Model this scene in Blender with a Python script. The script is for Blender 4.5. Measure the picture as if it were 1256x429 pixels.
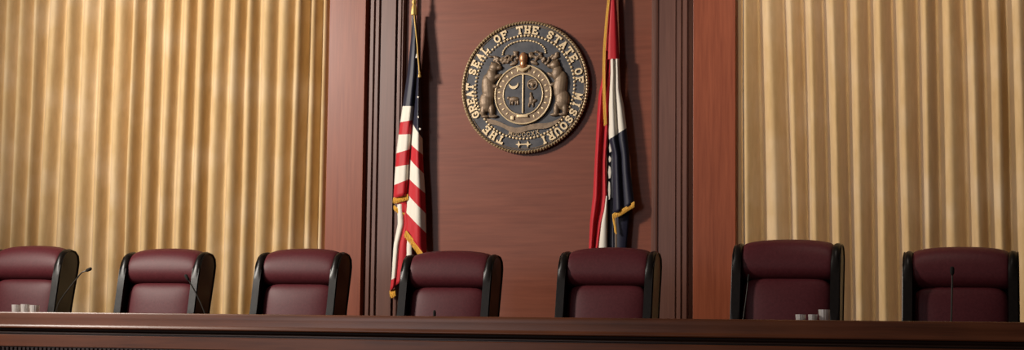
import bpy, bmesh, math, random
from mathutils import Vector, Matrix, noise
random.seed(7)
for o in list(bpy.data.objects): bpy.data.objects.remove(o)
S = bpy.context.scene
COL = S.collection
PI = math.pi

# ------------------------------------------------------------------ camera
FPX, W, H = 2000.0, 1256, 429
yaw, pit, rol = math.radians(18.3), math.radians(5.2), math.radians(0.67)
CAM = Vector((4.05, -12.2, 1.5))
F = Vector((-math.sin(yaw)*math.cos(pit), math.cos(yaw)*math.cos(pit), math.sin(pit)))
R0 = Vector((math.cos(yaw), math.sin(yaw), 0)); U0 = R0.cross(F)
R = R0*math.cos(rol) + U0*math.sin(rol); U = -R0*math.sin(rol) + U0*math.cos(rol)
cd = bpy.data.cameras.new('camera'); cam = bpy.data.objects.new('camera', cd); COL.objects.link(cam)
cd.sensor_width = 36; cd.sensor_fit = 'HORIZONTAL'; cd.lens = FPX*36/W; cd.clip_end = 200
cam.matrix_world = Matrix(((R.x, U.x, -F.x, CAM.x), (R.y, U.y, -F.y, CAM.y), (R.z, U.z, -F.z, CAM.z), (0, 0, 0, 1)))
S.camera = cam
def at(px, py, Y):
    """where the sight line through a photo point meets the vertical plane y = Y"""
    d = F + R*((px-W/2)/FPX) - U*((py-H/2)/FPX)
    return CAM + d*((Y-CAM.y)/d.y)

# ------------------------------------------------------------------ light
S.view_settings.view_transform = 'Standard'; S.view_settings.look = 'None'
S.view_settings.gamma = 1; S.view_settings.use_curve_mapping = False
S.view_settings.exposure = 0.0
wd = bpy.data.worlds.new('room_light'); S.world = wd; wd.use_nodes = True
nt = wd.node_tree; bgn = nt.nodes['Background']
tc = nt.nodes.new('ShaderNodeTexCoord'); sx = nt.nodes.new('ShaderNodeSeparateXYZ'); rp = nt.nodes.new('ShaderNodeValToRGB')
mr = nt.nodes.new('ShaderNodeMapRange'); mr.inputs['From Min'].default_value = -1
nt.links.new(tc.outputs['Generated'], sx.inputs[0]); nt.links.new(sx.outputs['Z'], mr.inputs['Value']); nt.links.new(mr.outputs[0], rp.inputs[0])
e = rp.color_ramp.elements
e[0].position = 0.40; e[0].color = (0.006, 0.004, 0.003, 1)
e[1].position = 0.72; e[1].color = (0.33, 0.26, 0.235, 1)
nt.links.new(rp.outputs[0], bgn.inputs[0]); bgn.inputs[1].default_value = 0.2
def aim(o, p): o.rotation_euler = (Vector(p)-o.location).to_track_quat('-Z', 'Y').to_euler()
def light(name, kind, loc, target, power, color, **k):
    d = bpy.data.lights.new(name, kind); o = bpy.data.objects.new(name, d); COL.objects.link(o)
    d.energy = power; d.color = color
    for a, v in k.items(): setattr(d, a, v)
    o.location = loc; aim(o, target); return o
light('spot_lamp', 'SPOT', (-5.6, -5.3, 5.0), (-1.2, 0, 3.6), 2850, (1, 0.915, 0.82), spot_size=math.radians(82), spot_blend=1.0, shadow_soft_size=0.55)
light('spot_lamp', 'SPOT', (2.4, -3.7, 6.6), (3.0, 0.0, 3.5), 640, (1, 0.86, 0.72), spot_size=math.radians(48), spot_blend=0.6, shadow_soft_size=0.12)  # unseen spot, added as fill to brighten the right curtain
light('window_light', 'AREA', (-7.2, -10.0, 2.6), (-1, -9.0, 2.4), 45, (1, 0.96, 0.95), shape='RECTANGLE', size=1.7, size_y=3.0)
light('window_light', 'AREA', (-7.2, -19.0, 4.2), (-1, -15.8, 2.9), 330, (1, 0.93, 0.95), shape='RECTANGLE', size=4.2, size_y=5.8)

# ------------------------------------------------------------------ materials
def mat(name, base, rough=0.5, metal=0.0, spec=0.5, sheen=0.0, coat=0.0):
    m = bpy.data.materials.new(name); m.use_nodes = True; p = m.node_tree.nodes['Principled BSDF']
    p.inputs['Base Color'].default_value = (*base, 1); p.inputs['Roughness'].default_value = rough
    p.inputs['Metallic'].default_value = metal; p.inputs['Specular IOR Level'].default_value = spec
    p.inputs['Sheen Weight'].default_value = sheen; p.inputs['Coat Weight'].default_value = coat
    return m
def textured(name, c1, c2, scale, rough=0.5, metal=0.0, spec=0.5, sheen=0.0, bump=0.0, coat=0.0, lo=0.3, hi=0.7, nscale=6.0, detail=6.0, extra=None):
    """two-tone noise; scale stretches the noise along the object's axes"""
    m = mat(name, c1, rough, metal, spec, sheen, coat); t = m.node_tree; N = t.nodes; L = t.links; p = N['Principled BSDF']
    tc = N.new('ShaderNodeTexCoord'); mp = N.new('ShaderNodeMapping'); mp.inputs['Scale'].default_value = scale
    nz = N.new('ShaderNodeTexNoise'); nz.inputs['Scale'].default_value = nscale; nz.inputs['Detail'].default_value = detail; nz.inputs['Roughness'].default_value = 0.62
    cr = N.new('ShaderNodeValToRGB'); q = cr.color_ramp.elements
    q[0].position = lo; q[0].color = (*c1, 1); q[1].position = hi; q[1].color = (*c2, 1)
    L.new(tc.outputs['Object'], mp.inputs[0]); L.new(mp.outputs[0], nz.inputs['Vector']); L.new(nz.outputs['Fac'], cr.inputs[0])
    out = cr.outputs[0]
    if extra:                                                          # second, larger figure mixed in
        sc2, col2, amt = extra
        m2 = N.new('ShaderNodeMapping'); m2.inputs['Scale'].default_value = sc2
        n2 = N.new('ShaderNodeTexNoise'); n2.inputs['Scale'].default_value = 1.0; n2.inputs['Detail'].default_value = 3
        r2 = N.new('ShaderNodeMapRange'); r2.inputs['From Min'].default_value = 0.48; r2.inputs['From Max'].default_value = 0.7; r2.inputs['To Max'].default_value = amt
        mx = N.new('ShaderNodeMix'); mx.data_type = 'RGBA'; mx.inputs[7].default_value = (*col2, 1)
        L.new(tc.outputs['Object'], m2.inputs[0]); L.new(m2.outputs[0], n2.inputs['Vector']); L.new(n2.outputs['Fac'], r2.inputs['Value'])
        L.new(r2.outputs[0], mx.inputs[0]); L.new(out, mx.inputs[6]); out = mx.outputs[2]
    L.new(out, p.inputs['Base Color'])
    if bump:
        b = N.new('ShaderNodeBump'); b.inputs['Strength'].default_value = bump; b.inputs['Distance'].default_value = 0.004
        L.new(nz.outputs['Fac'], b.inputs['Height']); L.new(b.outputs[0], p.inputs['Normal'])
    return m
M = {}
M['wood_v'] = textured('vertical_grain_mahogany', (0.170, 0.037, 0.014), (0.250, 0.063, 0.026), (9, 9, 0.45), 0.38, spec=0.36, nscale=5, extra=((1.6, 1.6, 0.3), (0.285, 0.074, 0.031), 0.5))
M['wood_h'] = textured('horizontal_grain_mahogany', (0.160, 0.038, 0.016), (0.232, 0.062, 0.029), (0.5, 6, 8), 0.38, spec=0.38, nscale=4, extra=((0.35, 1, 2.2), (0.23, 0.074, 0.04), 0.55))
M['wood_p'] = textured('pilaster_mahogany', (0.105, 0.042, 0.029), (0.155, 0.066, 0.046), (10, 10, 0.4), 0.36, spec=0.5, nscale=5)
M['wood_b'] = textured('polished_bench_mahogany', (0.100, 0.028, 0.010), (0.190, 0.055, 0.019), (0.35, 5, 7), 0.30, spec=0.5, nscale=5, extra=((0.8, 1, 0.6), (0.26, 0.075, 0.022), 0.6))
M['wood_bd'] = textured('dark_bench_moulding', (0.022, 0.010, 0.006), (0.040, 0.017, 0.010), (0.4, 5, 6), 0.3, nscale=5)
M['curtain'] = textured('gold_velvet', (0.50, 0.335, 0.152), (0.60, 0.418, 0.210), (7, 7, 1.6), 0.75, spec=0.25, sheen=0.25, nscale=3, bump=0.15, extra=((2.6, 2.6, 2.2), (0.70, 0.56, 0.39), 0.42))
M['leather'] = textured('burgundy_leather', (0.075, 0.013, 0.017), (0.100, 0.019, 0.024), (1, 1, 1), 0.48, spec=0.22, nscale=60, bump=0.12)
M['black'] = textured('dark_espresso_leather', (0.006, 0.0045, 0.004), (0.012, 0.009, 0.007), (1, 1, 1), 0.34, spec=0.24, nscale=50, bump=0.1)
M['metal'] = mat('black_metal', (0.012, 0.012, 0.012), 0.4, 0.3)
M['neck'] = mat('gunmetal_gooseneck', (0.045, 0.042, 0.036), 0.42, 0.5)
M['foam'] = textured('black_foam', (0.008, 0.007, 0.006), (0.016, 0.013, 0.01), (1, 1, 1), 0.9, nscale=300)
M['plaster'] = textured('plain_plaster', (0.24, 0.18, 0.12), (0.27, 0.21, 0.14), (1, 1, 1), 0.9, nscale=8)
M['carpet'] = textured('dark_carpet', (0.05, 0.022, 0.018), (0.075, 0.034, 0.026), (1, 1, 1), 0.95, nscale=80, bump=0.4)
M['seal_dark'] = textured('blue_grey_patina', (0.035, 0.037, 0.045), (0.085, 0.082, 0.085), (1, 1, 1), 0.5, 0.35, nscale=14)
M['seal_bronze'] = textured('brown_bronze', (0.15, 0.100, 0.060), (0.27, 0.185, 0.115), (1, 1, 1), 0.48, 0.3, nscale=22, bump=0.5)
M['seal_gold'] = textured('bright_gilt', (0.70, 0.52, 0.29), (0.84, 0.66, 0.41), (1, 1, 1), 0.42, 0.2, nscale=20)
M['seal_rim'] = textured('worn_gilt', (0.34, 0.235, 0.125), (0.50, 0.36, 0.20), (1, 1, 1), 0.42, 0.3, nscale=30)
M['seal_copper'] = mat('copper_helmet', (0.55, 0.27, 0.13), 0.35, 0.5)
M['red'] = textured('red_flag_satin', (0.48, 0.008, 0.016), (0.58, 0.012, 0.022), (1, 1, 0.2), 0.55, spec=0.3, sheen=0.2, nscale=60)
M['white'] = textured('white_flag_satin', (0.78, 0.72, 0.61), (0.86, 0.80, 0.69), (1, 1, 0.2), 0.6, spec=0.3, sheen=0.2, nscale=60)
M['navy'] = textured('navy_flag_satin', (0.006, 0.006, 0.020), (0.010, 0.010, 0.030), (1, 1, 0.2), 0.5, spec=0.35, sheen=0.15, nscale=60)
M['fringe'] = textured('gold_fringe', (0.85, 0.42, 0.035), (0.95, 0.58, 0.10), (1, 1, 1), 0.5, sheen=0.3, nscale=150)
M['brass'] = mat('brass_cord', (0.66, 0.43, 0.12), 0.55, 0.2)
M['pole'] = textured('dark_oak_pole', (0.10, 0.06, 0.03), (0.15, 0.09, 0.05), (8, 8, 0.6), 0.35, nscale=8)
g = mat('pale_pressed_glass', (0.80, 0.76, 0.72), 0.22); g.node_tree.nodes['Principled BSDF'].inputs['Transmission Weight'].default_value = 0.35; M['glass'] = g

# ------------------------------------------------------------------ helpers
def link(name, me, parent=None):
    o = bpy.data.objects.new(name, me); COL.objects.link(o)
    if parent: o.parent = parent
    return o
def obj(name, bm, mats, parent=None, smooth=True, angle=40):
    me = bpy.data.meshes.new(name)
    bmesh.ops.recalc_face_normals(bm, faces=bm.faces[:])
    for f in bm.faces: f.smooth = smooth
    if smooth:
        lim = math.radians(angle)
        for ed in bm.edges:
            if len(ed.link_faces) == 2 and ed.calc_face_angle(0) > lim: ed.smooth = False
    bm.to_mesh(me); bm.free()
    for m in (mats if isinstance(mats, (list, tuple)) else [mats]): me.materials.append(m)
    return link(name, me, parent)
def empty(name, loc): o = link(name, None); o.location = loc; return o
def tag(o, label, cat, group=None):
    o['label'] = label; o['category'] = cat
    if group: o['group'] = group
    return o
def structure(o): o['kind'] = 'structure'; return o
def box(bm, x0, x1, y0, y1, z0, z1, bev=0.0):
    r = bmesh.ops.create_cube(bm, size=1)
    for v in r['verts']: v.co = Vector(((x0+x1)/2 + v.co.x*(x1-x0), (y0+y1)/2 + v.co.y*(y1-y0), (z0+z1)/2 + v.co.z*(z1-z0)))
    if bev:
        ed = {e for v in r['verts'] for e in v.link_edges}
        bmesh.ops.bevel(bm, geom=list(ed), offset=bev, segments=3, affect='EDGES', profile=0.5)
def prism(bm, pts, a, b, axis):
    """closed outline pts extruded from a to b; axis 'z': pts are (x, y); 'x': pts are (y, z); 'y': pts are (x, z)"""
    def P(p, t): return {'z': (p[0], p[1], t), 'x': (t, p[0], p[1]), 'y': (p[0], t, p[1])}[axis]
    A = [bm.verts.new(P(p, a)) for p in pts]; B = [bm.verts.new(P(p, b)) for p in pts]; n = len(pts)
    for i in range(n): bm.faces.new((A[i], A[(i+1) % n], B[(i+1) % n], B[i]))
    bm.faces.new(A); bm.faces.new(B[::-1])
    return A, B
def tube(bm, pts, rad, seg=8, cap=True):
    pts = [Vector(p) for p in pts]; n = len(pts); rings = []
    rr = rad if isinstance(rad, (list, tuple)) else [rad]*n
    up = Vector((0, 0, 1)); prev = None
    for i, p in enumerate(pts):
        t = (pts[min(i+1, n-1)]-pts[max(i-1, 0)]).normalized()
        if prev is None:
            a = t.cross(up if abs(t.z) < 0.95 else Vector((1, 0, 0))).normalized()
        else: a = (prev - t*prev.dot(t)).normalized()
        prev = a; b = t.cross(a)
        rings.append([bm.verts.new(p + (a*math.cos(2*PI*k/seg) + b*math.sin(2*PI*k/seg))*rr[i]) for k in range(seg)])
    for i in range(n-1):
        for k in range(seg): bm.faces.new((rings[i][k], rings[i][(k+1) % seg], rings[i+1][(k+1) % seg], rings[i+1][k]))
    if cap: bm.faces.new(rings[0][::-1]); bm.faces.new(rings[-1])
def lathe(bm, prof, c, seg=24, flute=0.0):
    """prof: (r, z) pairs round the z axis at c"""
    rings = []
    for r, z in prof:
        rings.append([bm.verts.new((c[0] + r*(1+(flute if k % 2 else -flute))*math.cos(2*PI*k/seg), c[1] + r*(1+(flute if k % 2 else -flute))*math.sin(2*PI*k/seg), c[2]+z)) for k in range(seg)])
    for i in range(len(rings)-1):
        for k in range(seg): bm.faces.new((rings[i][k], rings[i][(k+1) % seg], rings[i+1][(k+1) % seg], rings[i+1][k]))
    bm.faces.new(rings[0][::-1]); bm.faces.new(rings[-1])
def blob(bm, c, r, seg=12, rot=0.0):
    """ellipsoid; rot turns it in the x-z plane"""
    q = bmesh.ops.create_uvsphere(bm, u_segments=seg, v_segments=max(6, seg//2), radius=1)
    cs, sn = math.cos(rot), math.sin(rot)
    for v in q['verts']:
        x, y, z = v.co.x*r[0], v.co.y*r[1], v.co.z*r[2]
        v.co = Vector((c[0] + x*cs - z*sn, c[1]+y, c[2] + x*sn + z*cs))
def superblob(bm, a, b, c, p=3.0, q=2.2, nu=40, nv=24, warp=None):
    """rounded cushion with half sizes a, b, c; larger exponents are boxier"""
    def sp(v, k): return math.copysign(abs(v)**(2.0/k), v)
    rows = []
    for j in range(nv+1):
        ph = -PI/2 + PI*j/nv; row = []
        for i in range(nu):
            th = 2*PI*i/nu
            co = Vector((a*sp(math.cos(ph), p)*sp(math.cos(th), q), b*sp(math.cos(ph), p)*sp(math.sin(th), q), c*sp(math.sin(ph), p)))
            if warp: co = warp(co)
            row.append(bm.verts.new(co))
        rows.append(row)
    for j in range(nv):
        for i in range(nu): bm.faces.new((rows[j][i], rows[j][(i+1) % nu], rows[j+1][(i+1) % nu], rows[j+1][i]))
    bmesh.ops.remove_doubles(bm, verts=bm.verts[:], dist=0.0004)
def merged(name, bm, m, parent, voxel):
    """blobs grown together into one continuous surface"""
    o = obj(name, bm, m, parent); md = o.modifiers.new('remesh', 'REMESH'); md.mode = 'VOXEL'; md.voxel_size = voxel; md.use_smooth_shade = True
    dg = bpy.context.evaluated_depsgraph_get(); me = bpy.data.meshes.new_from_object(o.evaluated_get(dg)); o.modifiers.clear(); o.data = me
    return o

# ------------------------------------------------------------------ the setting
DZ = 0.78                                                               # height of the dais
TOP = 5.6
bm = bmesh.new(); box(bm, -9, 9, -25, 0.5, -0.1, 0); structure(obj('floor', bm, M['carpet'], smooth=False))
bm = bmesh.new(); box(bm, -7, 7, -2.30, 0.5, 0, DZ); structure(obj('platform', bm, M['carpet'], smooth=False))
bm = bmesh.new(); box(bm, -9, 9, 0.35, 0.5, 0, TOP); structure(obj('wall_back', bm, M['plaster'], smooth=False))
XC = 0.12
bm = bmesh.new(); box(bm, XC-1.20, XC+1.20, 0.0, 0.349, DZ, TOP); structure(obj('wall_center', bm, M['wood_h'], smooth=False))
for s, nm in ((-1, 'left'), (1, 'right')):
    bm = bmesh.new(); a, b = sorted((XC+s*1.362, XC+s*1.688)); box(bm, a, b, -0.06, 0.349, DZ, TOP, 0.004)
    structure(obj('wall_%s' % nm, bm, M['wood_v'], smooth=False))
    bm = bmesh.new()
    pr = [(1.36, 0.345), (1.36, 0.0), (1.318, 0.0), (1.318, -0.064), (1.315, -0.068), (1.288, -0.068), (1.284, -0.064), (1.284, -0.050), (1.274, -0.050), (1.272, -0.064), (1.268, -0.068), (1.242, -0.068),
          (1.238, -0.064), (1.236, -0.046), (1.226, -0.046), (1.224, -0.060), (1.098, -0.060), (1.096, -0.036), (1.084, -0.036), (1.082, -0.046), (1.070, -0.050), (1.056, -0.050), (1.046, -0.040), (1.040, -0.040), (1.036, -0.026), (1.028, -0.018), (1.028, 0.0), (1.15, 0.345)]
    pr = [(XC+s*x, y) for x, y in pr]
    prism(bm, pr if s > 0 else pr[::-1], DZ, TOP, 'z')
    structure(obj('trim_1' if s < 0 else 'trim_2', bm, M['wood_p'], smooth=False))

# ------------------------------------------------------------------ curtains
L_TOP = [26, 44, 65, 84, 104, 126, 145.5, 165, 186, 207.2, 227.6, 247, 266, 286, 304.5, 325, 345.5, 365.5, 383, 397]
L_BOT = [14, 33.5, 50, 73.5, 93, 116, 137, 155, 177, 197, 218, 238.5, 256, 278.6, 297, 317, 337, 356, 376, 391]
R_TOP = [914, 943.4, 969, 995, 1022, 1051, 1079.5, 1106, 1135, 1163, 1192, 1222, 1250]
R_BOT = [916, 950, 975.6, 999.5, 1029, 1054.6, 1084.5, 1113.3, 1139, 1168.5, 1200, 1229, 1258]
YC = 0.062
def curtain(top, bot, yt, yb, amp, label, left):
    T = [at(p, yt, YC-amp) for p in top]; B = [at(p, yb, YC-amp) for p in bot]
    zt = sum(v.z for v in T)/len(T); zb = sum(v.z for v in B)/len(B)
    rx = [(t.x, b.x) for t, b in zip(T, B)]
    if left:
        for k in range(22): rx.insert(0, (rx[0][0]-0.145-0.01*random.uniform(-1, 1), rx[0][1]-0.145-0.012*random.uniform(-1, 1)))
        x_end = XC-1.685; rx.append((x_end+0.03, x_end+0.03))
    else:
        for k in range(18): rx.append((rx[-1][0]+0.165+0.015*random.uniform(-1, 1), rx[-1][1]+0.165+0.015*random.uniform(-1, 1)))
        rx.insert(0, (XC+1.66, XC+1.66))
    bm = bmesh.new(); rows = []; NS = 14; NR = 46; Z0, Z1 = DZ+0.012, 5.35
    var = [random.uniform(0.8, 1.12) for _ in rx]; skew = [random.uniform(-0.10, 0.10) for _ in rx]
    for r in range(NR+1):
        z = Z0 + (Z1-Z0)*r/NR; f = (z-zb)/(zt-zb); f = max(-0.35, min(1.35, f))
        xs = [b+(t-b)*f for t, b in rx]; row = []
        for i in range(len(xs)-1):
            for k in range(NS + (1 if i == len(xs)-2 else 0)):
                t = k/NS; a = amp*(var[i]*(1-t)+var[i+1]*t)
                c = 0.5+0.5*math.cos(2*PI*(t + skew[i]*math.sin(PI*t)))
                nz = 0.006*noise.noise((i*1.7+t, z*0.9, 3.1 if left else 8.2))
                row.append(bm.verts.new((xs[i]+(xs[i+1]-xs[i])*t + 0.010*noise.noise((i*0.8, z*0.55, 1.0)), YC + amp - 2*a*c**(0.85 if left else 0.72) + nz, z)))
        rows.append(row)
    for r in range(NR):
        for k in range(len(rows[0])-1): bm.faces.new((rows[r][k], rows[r][k+1], rows[r+1][k+1], rows[r+1][k]))
    o = obj('curtain', bm, M['curtain'], angle=180)
    sd = o.modifiers.new('cloth', 'SOLIDIFY'); sd.thickness = 0.004; sd.offset = 0
    return tag(o, label, 'curtain')
curtain(L_TOP, L_BOT, 20, 280, 0.050, 'brightly lit pleated gold velvet curtain on the left of the wood panelling', True)
curtain(R_TOP, R_BOT, 20, 275, 0.080, 'dimmer pleated gold velvet curtain on the right of the wood panelling', False)

# ------------------------------------------------------------------ the bench
bench = tag(empty('judges_bench', (0, -2.3, 0)), 'long polished mahogany judges bench with moulded rail in front of the chairs', 'bench')
BX0, BX1 = -6.2, 6.6
def bpart(name, pts, m, smooth=True):
    bm = bmesh.new(); prism(bm, [(y+2.3, z) for y, z in pts], BX0, BX1, 'x'); return obj(name, bm, m, bench, smooth, 30)
bpart('cap_rail', [(-2.26, 1.428), (-2.26, 1.541), (-2.392, 1.541), (-2.398, 1.539), (-2.401, 1.533), (-2.402, 1.50), (-2.401, 1.462), (-2.403, 1.450), (-2.407, 1.444), (-2.408, 1.436), (-2.405, 1.430), (-2.398, 1.428)], M['wood_b'])
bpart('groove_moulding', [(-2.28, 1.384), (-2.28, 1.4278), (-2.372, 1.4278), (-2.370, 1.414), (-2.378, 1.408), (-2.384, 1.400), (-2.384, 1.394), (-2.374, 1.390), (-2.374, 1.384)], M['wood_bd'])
bpart('frieze', [(-2.28, 1.300), (-2.28, 1.3838), (-2.386, 1.3838), (-2.389, 1.380), (-2.389, 1.304), (-2.386, 1.300)], M['wood_b'])
bm = bmesh.new(); box(bm, BX0, BX1, -0.075, 0.02, 1.25, 1.2998)
x = BX0+0.02
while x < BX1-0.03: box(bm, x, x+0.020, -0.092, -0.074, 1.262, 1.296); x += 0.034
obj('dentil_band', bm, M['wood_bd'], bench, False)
bpart('front_panel', [(-2.30, 0.0), (-2.30, 1.2498), (-2.362, 1.2498), (-2.362, 0.16), (-2.38, 0.15), (-2.38, 0.0)], M['wood_b'], False)
bpart('worktop', [(-2.2598, 1.455), (-2.2598, 1.492), (-1.74, 1.492), (-1.735, 1.485), (-1.735, 1.462), (-1.74, 1.455)], M['wood_b'])
for x in (-5.9, -4.25, -1.86, 0.5, 2.92, 6.2):
    bm = bmesh.new(); box(bm, x-0.02, x+0.02, 0.03, 0.5, DZ, 1.4548, 0.003); obj('support_panel', bm, M['wood_b'], bench, False)

# ------------------------------------------------------------------ chairs
# local: origin on the dais under the seat, +z up, front towards -y; the back's face stands near y = 0.22
def build_chair():
    t = empty('judges_chair', (0, 0, 0))
    YF = 0.22
    def lean(co, z0): co.y += (z0+co.z-0.95)*0.17; return co
    bm = bmesh.new(); zc = 1.098; nx = 44; rows = []
    for i in range(nx+1):                                              # a padded roll lying across the back, gently arched on top
        u = -1+2*i/nx; x = 0.304*math.copysign(1-(1-abs(u))**1.6, u); w = (1-abs(u)**9)**0.5*0.35+0.65 if abs(u) < 1 else 0.65
        row = []
        for k in range(36):
            a = 2*PI*k/36; cy, cz = math.cos(a), math.sin(a)
            y = -0.122*math.copysign(abs(cy)**0.95, cy)*(w*0.5+0.5); z = 0.121*math.copysign(abs(cz)**0.92, cz)*(0.9+0.1*w)
            if z > 0: z += 0.040*(1-u*u)*min(1, z/0.08)
            row.append(bm.verts.new((x, YF+0.082+y+(zc+z-0.95)*0.17, zc+z)))
        rows.append(row)
    for i in range(nx):
        for k in range(36): bm.faces.new((rows[i][k], rows[i][(k+1) % 36], rows[i+1][(k+1) % 36], rows[i+1][k]))
    bm.faces.new(rows[0]); bm.faces.new(rows[-1][::-1])
    obj('headrest', bm, M['leather'], t, angle=60)
    bm = bmesh.new(); z2 = 0.70
    def wb(co):
        u = co.x/0.302; co.y += -0.020*(1-u*u)*(1-abs(co.z/0.29)**3); co = lean(co, z2); return co + Vector((0, YF+0.068, z2))
    superblob(bm, 0.304, 0.075, 0.290, 7.0, 5.0, 64, 44, wb); obj('back_cushion', bm, M['leather'], t, angle=180)
    # wings: side outline in (y, z), rounded over at the top
    out = [(0.085, 0.50), (0.100, 0.66), (0.128, 0.80), (0.150, 0.92), (0.168, 1.02), (0.186, 1.10), (0.206, 1.160), (0.236, 1.200), (0.280, 1.224), (0.340, 1.232), (0.400, 1.222),
           (0.440, 1.190), (0.452, 1.140), (0.440, 1.06), (0.405, 0.92), (0.372, 0.78), (0.345, 0.64), (0.325, 0.50)]
    for s in (-1, 1):
        bm = bmesh.new()
        A, B = prism(bm, out, s*0.300, s*0.358, 'x')
        ed = [e for e in bm.edges if (e.verts[0] in A and e.verts[1] in A) or (e.verts[0] in B and e.verts[1] in B)]
        bmesh.ops.bevel(bm, geom=ed, offset=0.027, segments=5, affect='EDGES', profile=0.5)
        w = obj('wing', bm, M['black'], t, angle=50)
        bm = bmesh.new(); tube(bm, [(s*0.360, y+0.014*(1 if y < 0.3 else -1), z-(0.012 if z > 1.1 else 0)) for y, z in out], 0.0055, 6); obj('piping', bm, M['black'], w)
    bm = bmesh.new()
    prism(bm, [(0.355, 0.46), (0.372, 0.64), (0.398, 0.78), (0.430, 0.92), (0.462, 1.06), (0.468, 1.14), (0.445, 1.20), (0.36, 1.215), (0.33, 1.15), (0.33, 0.46)], -0.300, 0.300, 'x')
    obj('back_shell', bm, M['black'], t, angle=30)
    bm = bmesh.new(); superblob(bm, 0.300, 0.285, 0.075, 3.5, 4.5, 56, 20, lambda c: c + Vector((0, 0.0, 0.475))); obj('seat', bm, M['leather'], t, angle=180)
    bm = bmesh.new(); box(bm, -0.27, 0.27, -0.24, 0.30, 0.385, 0.425, 0.012); obj('seat_pan', bm, M['black'], t)
    for s in (-1, 1):
        bm = bmesh.new(); superblob(bm, 0.045, 0.215, 0.032, 3, 3, 24, 14, lambda c: c + Vector((s*0.345, -0.10, 0.665))); ar = obj('armrest', bm, M['black'], t, angle=180)
        bm = bmesh.new(); tube(bm, [(s*0.345, -0.20, 0.645), (s*0.345, -0.22, 0.56), (s*0.335, -0.19, 0.46), (s*0.30, -0.10, 0.405), (s*0.24, -0.02, 0.400)], 0.018, 8); obj('arm_support', bm, M['black'], ar)
    bm = bmesh.new(); lathe(bm, [(0.055, 0.384), (0.055, 0.34), (0.030, 0.33), (0.030, 0.20), (0.042, 0.19), (0.042, 0.10)], (0, 0.03, 0)); obj('column', bm, M['metal'], t)
    bm = bmesh.new()
    for k in range(5):
        a = 2*PI*k/5+0.3; c, s_ = math.cos(a), math.sin(a)
        tube(bm, [(0.02*c, 0.03+0.02*s_, 0.125), (0.16*c, 0.03+0.16*s_, 0.115), (0.30*c, 0.03+0.30*s_, 0.075)], [0.034, 0.026, 0.018], 8)
    obj('star_base', bm, M['black'], t)
    for k in range(5):
        a = 2*PI*k/5+0.3; c, s_ = math.cos(a), math.sin(a)
        bm = bmesh.new(); tube(bm, [(0.30*c-0.022*s_, 0.03+0.30*s_+0.022*c, 0.030), (0.30*c+0.022*s_, 0.03+0.30*s_-0.022*c, 0.030)], 0.030, 14)
        tube(bm, [(0.30*c, 0.03+0.30*s_, 0.045), (0.30*c, 0.03+0.30*s_, 0.075)], 0.009, 8); obj('caster', bm, M['metal'], t)
    return t
BASE_PARTS = ('star_base', 'caster', 'column')
def copy_chair(src):
    r = src.copy(); COL.objects.link(r)
    for ch in list(src.children):
        c = ch.copy(); COL.objects.link(c); c.parent = r
        for g in ch.children:
            d = g.copy(); COL.objects.link(d); d.parent = c
    return r
chair0 = build_chair()
CH = [(-3.615, 0.030, 0.96, 'burgundy leather wing chair cut off by the left edge, leftmost of the row'),
      (-2.400, 0.004, 0.96, 'burgundy leather wing chair before the left curtain, second from the left'),
      (-1.254, 0.000, 0.94, 'burgundy leather wing chair where the left curtain meets the wood panelling'),
      (-0.070, -0.020, 0.965, 'burgundy leather wing chair in front of the striped flag'),
      (1.112, 0.000, 0.95, 'burgundy leather wing chair in front of the red white and blue tricolour flag'),
      (2.362, 0.050, 1.0, 'tallest dark burgundy wing chair where panelling meets the right curtain'),
      (3.49, -0.004, 1.0, 'very dark burgundy wing chair at the right edge with a microphone before it')]
CY = -1.42
chairs = [chair0] + [copy_chair(chair0) for _ in CH[1:]]
for o, (x, lift, wid, lab) in zip(chairs, CH):
    o.location = (x, CY, DZ); o.scale.x = wid
    tag(o, lab, 'chair', 'wing chairs behind the bench')
    for c in o.children:
        if c.name.split('.')[0] not in BASE_PARTS: c.location.z = lift+0.003

# ------------------------------------------------------------------ microphones and glasses on the worktop
WT = 1.4922
def mic(pts, Y, label, head_from=None, neck_r=0.0050, head_r=0.012):
    """pts run from the foot up to the head, photo points on the plane y = Y"""
    P = [at(px, py, Y) for px, py in pts]
    base = Vector((P[0].x, Y, WT)); t = tag(empty('gooseneck_microphone', base), label, 'microphone', 'gooseneck microphones on the bench')
    rel = [p-base for p in P]
    bm = bmesh.new(); lathe(bm, [(0.050, 0), (0.050, 0.010), (0.044, 0.018), (0.014, 0.024), (0.010, 0.032)], (0, 0, 0), 24); obj('base', bm, M['metal'], t)
    path = [Vector((0, 0, 0.028))] + [r for r in rel[1:] if r.z > 0.035]
    sm = []
    for i in range(len(path)-1):                                        # smooth bend through the points
        p0, p1, p2, p3 = path[max(i-1, 0)], path[i], path[i+1], path[min(i+2, len(path)-1)]
        for k in range(6):
            u = k/6; sm.append(0.5*((2*p1)+(p2-p0)*u+(2*p0-5*p1+4*p2-p3)*u*u+(3*p1-p0-3*p2+p3)*u**3))
    sm.append(path[-1])
    bm = bmesh.new(); tube(bm, sm, neck_r, 8); obj('gooseneck', bm, M['neck'], t)
    d = (path[-1]-path[-2]).normalized(); e0 = path[-1]
    bm = bmesh.new(); tube(bm, [e0-d*0.008, e0, e0+d*0.008, e0+d*0.034, e0+d*0.042, e0+d*0.046], [neck_r, head_r*0.75, head_r, head_r, head_r*0.8, head_r*0.3], 14); obj('microphone_head', bm, M['foam'], t)
    return t
mic([(68, 388), (72, 372), (82, 357), (93, 343), (100, 334.5), (106, 331.8)], -1.95, 'thin black gooseneck microphone beside the leftmost chair, against the gold curtain')
mic([(252, 390), (250.5, 382), (244, 367), (237, 353), (231, 343)], -1.95, 'thin gooseneck microphone leaning left before the second chair from the left')
mic([(533, 394), (533, 391.5), (533, 390), (533, 388.5)], -1.9, 'low dark microphone tip just above the rail before the chair by the striped flag', neck_r=0.006, head_r=0.010)
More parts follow.
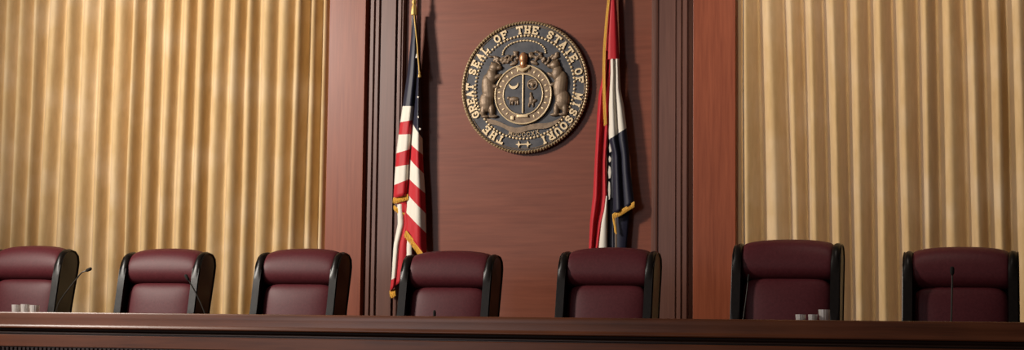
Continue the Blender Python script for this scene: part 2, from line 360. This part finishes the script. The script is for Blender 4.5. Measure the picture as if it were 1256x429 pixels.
mic([(910.5, 399), (912, 388), (914.5, 370), (916.5, 354), (917.5, 345)], -1.95, 'thin gooseneck microphone upright before the tallest chair', neck_r=0.0040, head_r=0.007)
mic([(1166.5, 402), (1167, 388), (1167.5, 366), (1168, 345), (1168, 336)], -1.95, 'dark gooseneck microphone standing straight before the rightmost chair', neck_r=0.0055, head_r=0.013)
def tumbler(px, ptop, Y, wpx, label, group):
    c = at(px, ptop, Y); r = wpx*(c-CAM).length/FPX/2; h = c.z-WT
    bm = bmesh.new()
    lathe(bm, [(r*0.78, 0), (r*0.80, 0.004), (r*0.90, h*0.5), (r, h-0.004), (r*0.985, h), (r*0.93, h), (r*0.92, h-0.004), (r*0.83, h*0.5), (r*0.72, 0.010)], (0, 0, 0), 28, 0.03)
    o = obj('tumbler', bm, M['glass'], angle=25); o.location = (c.x, Y, WT); return tag(o, label, 'glass', group)
tumbler(20.0, 373.5, -2.05, 10, 'left pale glass tumbler of the three before the leftmost chair', 'pale tumblers on the bench')
tumbler(31.0, 373.0, -2.05, 10, 'middle pale glass tumbler of the three before the leftmost chair', 'pale tumblers on the bench')
tumbler(42.5, 374.0, -2.05, 11, 'right pale glass tumbler of the three before the leftmost chair', 'pale tumblers on the bench')
tumbler(982.0, 385.5, -2.05, 12, 'low pale tumbler before the tallest chair, left of three', 'pale tumblers on the bench')
tumbler(997.0, 385.5, -2.08, 11, 'low pale tumbler before the tallest chair, middle of three', 'pale tumblers on the bench')
tumbler(1011.0, 379.5, -2.05, 13.5, 'taller pale tumbler before the tallest chair, right of three', 'pale tumblers on the bench')

# ------------------------------------------------------------------ flags
def lerp_edge(tab, y):
    if y <= tab[0][0]: return tab[0][1]
    for (a, xa), (b, xb) in zip(tab, tab[1:]):
        if y <= b: return xa+(xb-xa)*(y-a)/(b-a)
    return tab[-1][1]
def cloth_panel(bm, base, le, re_, bands, Y, bulge, nu=12, ystep=4.0, ripple=0.0, phase=0.0):
    """a fold of cloth between the edge tables le and re_ (photo y -> x); bands: list of (top_left, top_right, material index), the last holds the hem"""
    for (tl, tr, mi), (bl, br, _) in zip(bands, bands[1:]):
        n = max(1, int(max(bl-tl, br-tr)/ystep)); grid = []
        for j in range(n+1):
            f = j/n; row = []
            for i in range(nu+1):
                u = i/nu; py = (tl+(bl-tl)*f)*(1-u)+(tr+(br-tr)*f)*u
                px = lerp_edge(le, py)*(1-u)+lerp_edge(re_, py)*u
                y = Y - bulge*math.sin(PI*u) - ripple*math.sin(2*PI*u*1.5+phase)
                row.append(bm.verts.new(at(px, py, y)-base))
            grid.append(row)
        for j in range(n):
            for i in range(nu):
                fc = bm.faces.new((grid[j][i], grid[j][i+1], grid[j+1][i+1], grid[j+1][i])); fc.material_index = mi
def finish(o, th=0.004):
    bmx = bmesh.new(); bmx.from_mesh(o.data); bmesh.ops.remove_doubles(bmx, verts=bmx.verts[:], dist=0.0005)
    bmesh.ops.recalc_face_normals(bmx, faces=bmx.faces[:]); bmx.to_mesh(o.data); bmx.free()
    sd = o.modifiers.new('cloth', 'SOLIDIFY'); sd.thickness = th; sd.offset = 0
def fringe(base, pts, Y, length, parent, drop=None):
    """a band of hanging threads along the photo points"""
    bm = bmesh.new(); P = [at(px, py, Y)-base for px, py in pts]; dense = []
    for a, b in zip(P, P[1:]):
        n = max(2, int((b-a).length/0.004))
        dense += [a+(b-a)*(k/n) for k in range(n)]
    dense.append(P[-1]); drop = Vector(drop or (0, 0, -1)).normalized()
    for k, p in enumerate(dense):
        q = p + drop*length*(0.93+0.1*((k*7) % 5)/5) + Vector((0.002*math.sin(k*2.3), -0.003*math.cos(k*1.7), 0))
        tube(bm, [p, (p+q)/2+Vector((0, -0.003, 0)), q], [0.0026, 0.0030, 0.0022], 5)
    tube(bm, dense, 0.005, 6)
    return obj('fringe', bm, M['fringe'], parent)
def pole(base, top, foot, parent):
    bm = bmesh.new(); a, b = top-base, foot-base; tube(bm, [b, b+(a-b)*0.5, a], 0.014, 14); obj('pole', bm, M['pole'], parent)
    bm = bmesh.new(); lathe(bm, [(0.062, 0), (0.062, 0.02), (0.058, 0.035), (0.05, 0.05), (0.035, 0.07), (0.028, 0.14), (0.022, 0.15)], (b.x, b.y, b.z), 28); obj('stand', bm, M['brass'], parent)
    tip = a; bm = bmesh.new(); lathe(bm, [(0.015, 0), (0.024, 0.02), (0.012, 0.04), (0.030, 0.09), (0.022, 0.14), (0.003, 0.22)], (tip.x, tip.y, tip.z-0.004), 12); obj('finial', bm, M['brass'], parent)
RED, WHT, NVY = 0, 1, 2
FM = [M['red'], M['white'], M['navy']]
YF1 = -0.078
# --- striped flag on the left
top = at(508.3, -60, YF1+0.042); foot = Vector((top.x, -0.066, DZ)); base = foot.copy()
us = tag(empty('flag', base), 'draped flag with red and white stripes and navy canton, left of the bronze seal', 'flag')
pole(base, top, foot, us)
LE = [(16, 507), (24, 506), (40, 505), (60, 503), (90, 500), (110, 497), (130, 494), (160, 489.6), (190, 486), (220, 484), (245, 482.6)]
FO = [(16, 509), (24, 509.5), (60, 512), (90, 511), (110, 509.5), (130, 508), (165, 505), (195, 503), (220, 501.7), (240, 500), (262, 498.7), (290, 498)]
RE = [(16, 509.5), (30, 511), (60, 513.5), (90, 515), (110, 515.5), (130, 516.5), (160, 518), (190, 518.6), (210, 519.6), (235, 521.3), (260, 522.3), (290, 522.8), (320, 523.5)]
bm = bmesh.new()
cloth_panel(bm, base, LE, FO, [(16, 16, NVY), (130, 130, WHT), (150, 147, RED), (165, 164.4, WHT), (188, 182.5, RED), (204.5, 201.5, WHT), (227, 219.5, RED), (243, 239, RED)], YF1, 0.050, 12, ripple=0.007, phase=0.4)
cloth_panel(bm, base, FO, RE, [(18, 18, NVY), (151, 170, WHT), (177, 190, RED), (195, 213, WHT), (219, 237, RED), (238, 262, WHT), (261, 286, RED), (283, 316, RED)], YF1-0.004, 0.042, 12, ripple=0.006, phase=2.0)
# the underside of the turned-up corner and the tail hanging behind
cloth_panel(bm, base, [(238, 484), (262, 490)], [(238, 500), (262, 499)], [(238, 238, RED), (259, 262, RED)], YF1+0.001, 0.012, 8)
T0 = [(250, 487.5), (275, 488), (300, 483), (340, 480.5), (356, 478.5), (366, 480.5)]
T1 = [(250, 494), (275, 496), (300, 489.5), (320, 487.8), (340, 486.0), (356, 484), (366, 482.5)]
T2 = [(250, 501), (275, 500.5), (300, 499), (320, 498.5), (340, 495), (356, 491), (366, 484)]
T3 = [(250, 506), (275, 506), (300, 505.5), (330, 506), (340, 500), (356, 493), (366, 485)]
cloth_panel(bm, base, T0, T1, [(250, 250, WHT), (343, 340, RED), (357, 352, RED)], YF1+0.000, 0.016, 8)
cloth_panel(bm, base, T1, T2, [(250, 250, RED), (350, 345, RED)], YF1+0.003, 0.012, 8)
cloth_panel(bm, base, T2, T3, [(250, 250, WHT), (340, 335, RED), (342, 340, RED)], YF1+0.004, 0.010, 6)
o = obj('flag_cloth', bm, FM, us, angle=60); finish(o)
fringe(base, [(482.6, 243), (487, 242.5), (494, 240), (500.5, 238.5)], YF1-0.022, 0.046, us)
fringe(base, [(483.2, 252), (489, 257), (494, 258.5), (499.5, 257)], YF1-0.004, 0.036, us)
fringe(base, [(498.2, 283), (503, 289), (508, 295), (514, 304), (522, 316)], YF1-0.036, 0.050, us, (-0.35, 0, -1))
fringe(base, [(478.2, 356), (481, 357), (484.5, 354)], YF1+0.005, 0.058, us, (0.1, 0, -1))
# stars on the canton
bm = bmesh.new()
def star(bm, c, r, n=5, th=0.003, inner=0.42):
    pts = [(c.x + (r if k % 2 == 0 else r*inner)*math.sin(PI*k/n), c.z + (r if k % 2 == 0 else r*inner)*math.cos(PI*k/n)) for k in range(2*n)]
    prism(bm, pts, c.y, c.y-th, 'y')
for px, py in ((513, 143.5), (514.3, 94), (512.8, 119), (515, 158)):
    star(bm, at(px, py, YF1-0.050)-base, 0.011)
obj('canton_stars', bm, M['white'], us, False)
# gold cord and tassels
bm = bmesh.new()
cp = [at(px, py, YF1-0.055)-base for px, py in ((508, 14), (508.5, 24), (510, 38), (511.8, 55), (512.4, 66), (513.5, 78), (514.6, 90))]
tube(bm, cp, 0.0058, 8); obj('cord', bm, M['brass'], us)
def tassel(p, h, r, parent, m):
    bm = bmesh.new(); lathe(bm, [(r*0.35, 0), (r*0.7, -h*0.12), (r*0.75, -h*0.25), (r*0.45, -h*0.34), (r*0.8, -h*0.5), (r, -h*0.95), (r*0.9, -h)], p, 14, 0.08); obj('tassel', bm, m, parent)
tassel(at(508, -1, YF1-0.045)-base, 0.130, 0.025, us, M['brass'])
bm = bmesh.new(); tube(bm, [at(507.2, -30, YF1-0.03)-base, at(507.6, -8, YF1-0.045)-base, at(508, 2, YF1-0.045)-base], 0.012, 8); obj('cord', bm, M['brass'], us)
tassel(at(511.4, 66, YF1-0.055)-base, 0.034, 0.011, us, M['white'])
tassel(at(514.6, 88, YF1-0.058)-base, 0.046, 0.012, us, M['brass'])

# --- tricolour flag on the right
YM = -0.078
top = at(753, -60, YM+0.046); foot = at(760.5, 380, YM+0.046); foot = Vector((foot.x, -0.066, DZ)); base = foot.copy()
mo = tag(empty('flag', base), 'draped red, white and navy tricolour flag with gold fringe, right of the bronze seal', 'flag')
pole(base, top, foot, mo)
A0 = [(-12, 750), (0, 748), (20, 746), (40, 744.5), (80, 743), (110, 742.5), (140, 743), (170, 743.5)]
A1 = [(-12, 752), (0, 755.5), (20, 757), (40, 758), (72, 759.5), (110, 749), (140, 748), (170, 746.5)]
bm = bmesh.new()
cloth_panel(bm, base, A0, A1, [(-12, -12, RED), (72, 72, RED), (73, 73, RED)], YM, 0.030, 12, ripple=0.004)
B0 = [(60, 742), (80, 740.5), (100, 738), (115, 734.5), (140, 732.7), (160, 731.6), (200, 729.5), (240, 727.5), (270, 724), (310, 722.2)]
B1 = [(60, 750), (80, 749.5), (115, 748), (140, 747.3), (170, 745.3), (200, 743.6), (240, 744.6), (258, 742.5), (275, 738), (310, 733)]
def split(a, b, t): return [(y, lerp_edge(a, y)*(1-t)+lerp_edge(b, y)*t) for y in sorted({q[0] for q in a} | {q[0] for q in b})]
Bm = split(B0, B1, 0.45); Bn = split(B0, B1, 0.72)
cloth_panel(bm, base, B0, Bm, [(62, 62, RED), (310, 310, RED)], YM+0.004, 0.026, 8)
cloth_panel(bm, base, Bm, Bn, [(62, 62, RED), (310, 310, RED)], YM+0.004, -0.014, 6)
cloth_panel(bm, base, Bn, B1, [(62, 62, RED), (310, 310, RED)], YM+0.002, 0.014, 6)
C0 = [(72, 749), (90, 749.2), (112, 748), (130, 747), (170, 747), (190, 751.5), (260, 752.5)]
C1 = [(72, 759.3), (90, 760), (110, 761), (130, 765), (157, 768.3), (185, 771.3), (210, 773.3), (235, 776.3), (250, 778.3)]
Cm = split(C0, C1, 0.48)
cloth_panel(bm, base, C0, Cm, [(72, 72, WHT), (171, 164, NVY), (262, 257, NVY)], YM-0.012, 0.034, 10)
cloth_panel(bm, base, Cm, C1, [(72, 72, WHT), (164, 157, NVY), (257, 248, NVY)], YM-0.012, 0.024, 10)
# navy underside and inner fold
cloth_panel(bm, base, [(165, 744.5), (310, 745)], [(165, 752.5), (310, 753)], [(165, 165, NVY), (310, 310, NVY)], YM+0.016, -0.008, 6)
cloth_panel(bm, base, [(240, 752), (310, 752)], [(240, 776), (262, 772), (310, 768)], [(240, 240, NVY), (310, 310, NVY)], YM+0.024, 0.012, 8)
D0 = [(240, 743.5), (258, 741), (270, 737.5), (310, 734)]; D1 = [(240, 745), (258, 745), (310, 744.5)]
cloth_panel(bm, base, D0, D1, [(240, 240, WHT), (304.5, 304.5, WHT), (306, 306, WHT)], YM-0.004, 0.014, 8)
o = obj('flag_cloth', bm, FM, mo, angle=60); finish(o)
# white figures of the emblem showing on the narrow inner fold
bm = bmesh.new()
for a, b, w, xc_ in ((175, 187, 1.7, 748.8), (191, 199, 1.5, 748.2), (203, 219, 1.7, 747.8), (222, 245, 1.3, 747.4)):
    c = [at(xc_+dx, py, YM-0.004)-base for dx, py in ((-w*0.5, a), (w*0.7, a+2), (w, (a+b)/2), (w*0.6, b-1), (-w*0.6, b), (-w, (a+b)/2))]
    prism(bm, [(p.x, p.z) for p in c], c[0].y, c[0].y-0.004, 'y')
em = obj('emblem', bm, M['white'], mo, False); em['label'] = 'white emblem fragments on the navy fold'
fringe(base, [(748.5, -6), (747.5, 2), (745.6, 20), (744, 40), (742.6, 60), (742, 80), (742, 100), (742.4, 120), (743, 138), (743.8, 152)], YM-0.030, 0.024, mo, (-0.8, 0, -0.6))
fringe(base, [(752.5, 262), (757, 260), (764, 256.5), (771, 252), (778.3, 247.5)], YM-0.030, 0.042, mo, (-0.05, 0, -1))
fringe(base, [(751.8, 262), (752.2, 270), (753.5, 277), (754.5, 285)], YM-0.020, 0.020, mo, (0.6, 0, -0.6))

# ------------------------------------------------------------------ the bronze seal
RS = 0.530; SC = Vector((0.124, 0.0, 3.362))
seal = tag(empty('wall_seal', SC), 'large round bronze state seal with gilt lettering, mounted on the wood panel between flags', 'seal')
def disc(bm, r, y0, y1, seg=96, bev=0.006):
    A = [bm.verts.new((r*math.cos(2*PI*k/seg), y0, r*math.sin(2*PI*k/seg))) for k in range(seg)]
    B = [bm.verts.new((r*math.cos(2*PI*k/seg), y1+bev, r*math.sin(2*PI*k/seg))) for k in range(seg)]
    C = [bm.verts.new(((r-bev)*math.cos(2*PI*k/seg), y1, (r-bev)*math.sin(2*PI*k/seg))) for k in range(seg)]
    for P, Q in ((A, B), (B, C)):
        for k in range(seg): bm.faces.new((P[k], P[(k+1) % seg], Q[(k+1) % seg], Q[k]))
    bm.faces.new(C); bm.faces.new(A[::-1])
def ring(bm, r, rt, y, cx=0, cz=0, a0=0, a1=2*PI, n=96, ry=None, flat=1.0):
    ry = ry or r; closed = abs(a1-a0-2*PI) < 1e-6; rings = []; m = n if closed else n+1
    for k in range(m):
        a = a0+(a1-a0)*k/n; d = Vector((math.sin(a), 0, math.cos(a)))
        rings.append([bm.verts.new(Vector((cx+r*math.sin(a), y, cz+ry*math.cos(a))) + d*rt*math.cos(2*PI*j/8) + Vector((0, -flat*rt*math.sin(2*PI*j/8), 0))) for j in range(8)])
    for k in range(n):
        P, Q = rings[k], rings[(k+1) % m]
        for j in range(8): bm.faces.new((P[j], P[(j+1) % 8], Q[(j+1) % 8], Q[j]))
    if not closed: bm.faces.new(rings[0]); bm.faces.new(rings[-1][::-1])
TH = -0.036
bm = bmesh.new(); disc(bm, RS-0.008, -0.001, TH); obj('disc', bm, M['seal_dark'], seal, angle=30)
bm = bmesh.new(); ring(bm, RS-0.014, 0.011, TH-0.002)
for k in range(132):                                                   # twisted strands
    a = 2*PI*k/132
    p0 = Vector((math.sin(a-0.020)*(RS-0.026), TH-0.008, math.cos(a-0.020)*(RS-0.026))); p2 = Vector((math.sin(a+0.020)*(RS-0.001), TH-0.004, math.cos(a+0.020)*(RS-0.001)))
    p1 = Vector((math.sin(a)*(RS-0.016), TH-0.016, math.cos(a)*(RS-0.016)))
    tube(bm, [p0, p1, p2], [0.0036, 0.0058, 0.0036], 6)
obj('rope_rim', bm, M['seal_rim'], seal)
bm = bmesh.new(); ring(bm, 0.493, 0.004, TH-0.001); obj('inner_rim', bm, M['seal_bronze'], seal)
bm = bmesh.new()
for k in range(88):
    a = 2*PI*k/88; blob(bm, (0.411*math.sin(a), TH-0.003, 0.411*math.cos(a)), (0.0112, 0.010, 0.0112), 8)
obj('bead_ring', bm, M['seal_gold'], seal)
# lettering: slab-serif strokes on a 0..1 grid
G = {
 'T': [[(0.5, 0), (0.5, 1)], [(0, 1), (1, 1)], [(0.02, 1), (0.02, .8)], [(.98, 1), (.98, .8)], [(.3, 0), (.7, 0)]],
 'H': [[(.15, 0), (.15, 1)], [(.85, 0), (.85, 1)], [(.15, .5), (.85, .5)], [(0, 0), (.32, 0)], [(.68, 0), (1, 0)], [(0, 1), (.32, 1)], [(.68, 1), (1, 1)]],
 'E': [[(.15, 0), (.15, 1)], [(0, 1), (.9, 1)], [(0, 0), (.92, 0)], [(.15, .5), (.65, .5)], [(.9, 1), (.9, .78)], [(.92, 0), (.92, .22)]],
 'G': [[(.92, .72), (.82, .92), (.55, 1), (.25, .9), (.08, .62), (.08, .36), (.25, .1), (.55, 0), (.88, .1), (.88, .42)], [(.58, .42), (1, .42)]],
 'R': [[(.15, 0), (.15, 1)], [(0, 1), (.6, 1), (.88, .88), (.88, .62), (.6, .5), (.15, .5)], [(.5, .5), (.88, 0)], [(0, 0), (.32, 0)], [(.78, 0), (1, 0)]],
 'A': [[(.1, 0), (.5, 1), (.9, 0)], [(.25, .35), (.75, .35)], [(0, 0), (.26, 0)], [(.74, 0), (1, 0)]],
 'S': [[(.85, .75), (.8, .93), (.5, 1), (.2, .92), (.12, .74), (.28, .56), (.72, .44), (.88, .26), (.8, .08), (.5, 0), (.2, .07), (.12, .27)]],
 'L': [[(.15, 0), (.15, 1)], [(0, 1), (.34, 1)], [(0, 0), (.9, 0), (.9, .26)]],
 'O': [[(.5, 0), (.2, .1), (.06, .35), (.06, .65), (.2, .9), (.5, 1), (.8, .9), (.94, .65), (.94, .35), (.8, .1), (.5, 0)]],
 'F': [[(.15, 0), (.15, 1)], [(0, 1), (.9, 1), (.9, .78)], [(.15, .5), (.65, .5)], [(0, 0), (.36, 0)]],
 'M': [[(.1, 0), (.1, 1), (.5, .25), (.9, 1), (.9, 0)], [(0, 0), (.24, 0)], [(.76, 0), (1, 0)]],
 'I': [[(.5, 0), (.5, 1)], [(.28, 0), (.72, 0)], [(.28, 1), (.72, 1)]],
 'U': [[(.12, 1), (.12, .3), (.28, .05), (.5, 0), (.72, .05), (.88, .3), (.88, 1)], [(0, 1), (.28, 1)], [(.72, 1), (1, 1)]],
 'D': [[(.15, 0), (.15, 1)], [(0, 1), (.55, 1), (.85, .8), (.92, .5), (.85, .2), (.55, 0), (0, 0)]],
 'C': [[(.9, .75), (.75, .95), (.5, 1), (.2, .9), (.06, .62), (.06, .36), (.2, .1), (.5, 0), (.78, .06), (.92, .26)]],
 'X': [[(.08, 0), (.92, 1)], [(.92, 0), (.08, 1)]],
}
def glyph(bm, ch, ang, r0, h, w, y, th, dep, inward=False):
    cnt = 0
    for st in G[ch]:
        for (ax, ay), (bx, by) in zip(st, st[1:]):
            cnt += 1
            def P(u, v):
                lx = (u-.5)*w; lz = v*h
                if inward: a = ang - lx/r0; r = r0 + h - lz
                else: a = ang + lx/(r0+h*0.5); r = r0+lz
                return Vector((r*math.sin(a), 0, r*math.cos(a)))
            p, q = P(ax, ay), P(bx, by); d = (q-p)
            if d.length < 1e-6: continue
            d.normalize(); n = Vector((-d.z, 0, d.x))*th/2; p = p-d*th*0.3; q = q+d*th*0.3
            prism(bm, [(v.x, v.z) for v in (p-n, q-n, q+n, p+n)], y, y-dep-0.00025*cnt, 'y')
for word, a0, a1 in (('THE', 205, 223), ('GREAT', 242.5, 272), ('SEAL', 287.5, 313), ('OF', 329.5, 338), ('THE', 354.5, 371), ('STATE', 387.5, 422), ('OF', 76.5, 85), ('MISSOURI', 101.5, 158.5)):
    for i, ch in enumerate(word):
        a = math.radians(a0+(a1-a0)*i/(len(word)-1))
        bm = bmesh.new(); glyph(bm, ch, a, 0.431, 0.052, 0.045 if ch != 'I' else 0.04, TH, 0.0132, 0.010); obj('letter', bm, M['seal_gold'], seal, False)
# ornament at the foot of the lettering band: two little stars on a bar
bm = bmesh.new()
for x in (-0.040, 0.034): star(bm, Vector((x, TH, -0.456)), 0.028, 4, 0.012, 0.36)
prism(bm, [(-0.05, -0.460), (0.045, -0.460), (0.045, -0.451), (-0.05, -0.451)], TH, TH-0.010, 'y'); obj('star_ornament', bm, M['seal_gold'], seal, False)
# belt and shield
CZ = -0.062; CX = -0.006
bm = bmesh.new(); disc(bm, 0.236, 0, TH-0.016)
for v in bm.verts: v.co.x += CX; v.co.z += CZ
for f in bm.faces: pass
obj('belt', bm, M['seal_bronze'], seal, angle=30)
bm = bmesh.new(); disc(bm, 0.160, 0, TH-0.019)
for v in bm.verts: v.co.x += CX; v.co.z += CZ
obj('shield_field', bm, M['seal_dark'], seal, angle=30)
bm = bmesh.new(); ring(bm, 0.232, 0.0065, TH-0.018, CX, CZ); ring(bm, 0.163, 0.0055, TH-0.020, CX, CZ)
for k in range(26):                                                    # worn raised marks on the belt
    if k in (0, 12, 13, 14): continue
    a = 2*PI*k/26; blob(bm, (CX+0.198*math.sin(a), TH-0.015, CZ+0.198*math.cos(a)), (0.009, 0.006, 0.015), 8, -a)
obj('belt_edging', bm, M['seal_gold'], seal)
bm = bmesh.new(); box(bm, CX-0.006, CX+0.006, TH-0.030, TH-0.016, CZ-0.150, CZ+0.160, 0.002); obj('shield_bar', bm, M['seal_gold'], seal)
# buckle and strap end
bm = bmesh.new(); box(bm, CX-0.050, CX+0.045, TH-0.030, TH-0.014, CZ-0.182, CZ-0.160, 0.004); box(bm, CX-0.100, CX-0.072, TH-0.028, TH-0.014, CZ-0.200, CZ-0.168, 0.004); obj('buckle', bm, M['seal_gold'], seal)
# charges: crescent, eagle-like roundel, bear below, standing figure below
bm = bmesh.new(); pts = []
for k in range(13): a = PI*1.05+ (PI*0.95)*k/12; pts.append((CX-0.078+0.040*math.cos(a), CZ+0.085+0.040*math.sin(a)))
for k in range(13): a = PI*2.0-(PI*0.95)*k/12; pts.append((CX-0.078+0.036*math.cos(a), CZ+0.096+0.028*math.sin(a)))
prism(bm, pts, TH-0.016, TH-0.028, 'y'); obj('crescent', bm, M['seal_gold'], seal, False)
bm = bmesh.new(); ring(bm, 0.038, 0.008, TH-0.020, CX+0.078, CZ+0.078); blob(bm, (CX+0.078, TH-0.02, CZ+0.078), (0.020, 0.012, 0.024)); blob(bm, (CX+0.062, TH-0.02, CZ+0.088), (0.018, 0.01, 0.009), 10, 0.6); blob(bm, (CX+0.096, TH-0.02, CZ+0.088), (0.018, 0.01, 0.009), 10, -0.6)
merged('eagle_roundel', bm, M['seal_bronze'], seal, 0.004)
bm = bmesh.new(); blob(bm, (CX-0.075, TH-0.02, CZ-0.035), (0.044, 0.014, 0.022)); blob(bm, (CX-0.118, TH-0.02, CZ-0.026), (0.018, 0.012, 0.014))
for x in (-0.105, -0.085, -0.058, -0.040): blob(bm, (CX+x, TH-0.02, CZ-0.064), (0.009, 0.010, 0.022))
merged('walking_bear', bm, M['seal_bronze'], seal, 0.004)
bm = bmesh.new(); blob(bm, (CX+0.070, TH-0.02, CZ-0.045), (0.022, 0.014, 0.040)); blob(bm, (CX+0.066, TH-0.02, CZ+0.002), (0.014, 0.012, 0.016)); blob(bm, (CX+0.095, TH-0.02, CZ-0.055), (0.026, 0.012, 0.014), 10, 0.5)
blob(bm, (CX+0.052, TH-0.02, CZ-0.085), (0.009, 0.010, 0.022)); blob(bm, (CX+0.086, TH-0.02, CZ-0.085), (0.009, 0.010, 0.022)); merged('heraldic_figure', bm, M['seal_bronze'], seal, 0.004)
# two standing bears holding the belt
for s in (-1, 1):
    bm = bmesh.new(); y = TH-0.008
    def b(x, z, rx, rz, ry=0.022, rot=0.0): blob(bm, (s*x, y, z), (rx, ry, rz), 14, rot*s)
    b(0.300, 0.000, 0.058, 0.120, 0.030, -0.12)                        # chest and belly
    b(0.316, -0.110, 0.060, 0.085, 0.030)                              # rump
    b(0.272, 0.100, 0.046, 0.062, 0.028, -0.20)                        # shoulder
    b(0.252, 0.166, 0.043, 0.040, 0.028)                               # head
    b(0.212, 0.160, 0.028, 0.020, 0.022, -0.05)                        # muzzle, lifted
    b(0.272, 0.202, 0.012, 0.012, 0.014)                               # ear
    b(0.228, 0.085, 0.050, 0.018, 0.022, -0.50)                        # upper foreleg to the belt
    b(0.238, 0.010, 0.046, 0.017, 0.022, 0.25)                         # lower foreleg
    b(0.338, -0.175, 0.028, 0.062, 0.024, 0.08)                        # far hind leg
    b(0.268, -0.180, 0.026, 0.060, 0.024, -0.05)                       # near hind leg
    b(0.252, -0.228, 0.040, 0.014, 0.018); b(0.322, -0.228, 0.038, 0.014, 0.018)
    merged('standing_bear', bm, M['seal_bronze'], seal, 0.005)
# helmet, mantling, collar
bm = bmesh.new(); blob(bm, (CX, TH-0.018, 0.225), (0.036, 0.034, 0.052), 16); blob(bm, (CX, TH-0.018, 0.180), (0.030, 0.030, 0.034), 14)
merged('helmet', bm, M['seal_copper'], seal, 0.004)
bm = bmesh.new()
for s in (-1, 1):
    for k in range(46):
        u = random.random(); x = 0.050+0.235*u; z = 0.232+0.022*math.sin(u*7+0.6)+random.uniform(-0.036, 0.034)*(1-0.35*u)
        blob(bm, (CX+s*x, TH-0.003-0.006*random.random(), z), (random.uniform(0.010, 0.024), 0.012, random.uniform(0.007, 0.014)), 8, s*random.uniform(-0.3, 0.9))
    blob(bm, (CX+s*0.085, TH-0.004, 0.190), (0.040, 0.012, 0.018), 10, -s*0.4)
merged('mantling', bm, M['seal_bronze'], seal, 0.005)
bm = bmesh.new(); tube(bm, [(CX-0.056, TH-0.024, 0.158), (CX-0.032, TH-0.028, 0.143), (CX, TH-0.030, 0.130), (CX+0.032, TH-0.028, 0.143), (CX+0.056, TH-0.024, 0.158)], [0.006, 0.013, 0.016, 0.013, 0.006], 8); obj('collar', bm, M['seal_gold'], seal)
# arc of stars over the crest
bm = bmesh.new(); ring(bm, 0.178, 0.0045, TH-0.003, CX, 0.268, -PI*0.5, PI*0.5, 40, 0.104)
for k in range(21):
    a = -PI*0.5+PI*k/20; blob(bm, (CX+0.178*math.sin(a), TH-0.005, 0.268+0.104*math.cos(a)), (0.0085, 0.008, 0.0085), 8)
obj('star_arc', bm, M['seal_gold'], seal)
# scroll under the bears and the date in numerals
bm = bmesh.new()
up = [(-0.315+0.63*k/24, -0.244 - 0.070*math.sin(PI*k/24) + 0.012*math.sin(4*PI*k/24)) for k in range(25)]
prism(bm, up + [(x*0.90, z-0.044) for x, z in up[::-1]], TH, TH-0.012, 'y'); obj('scroll', bm, M['seal_bronze'], seal, angle=30)
bm = bmesh.new()
for i, ch in enumerate('MDCCCXX'):
    glyph(bm, ch, math.radians(180+17-34*i/6), 0.362, 0.032, 0.026, TH, 0.006, 0.007, True)
obj('numerals', bm, M['seal_rim'], seal, False)
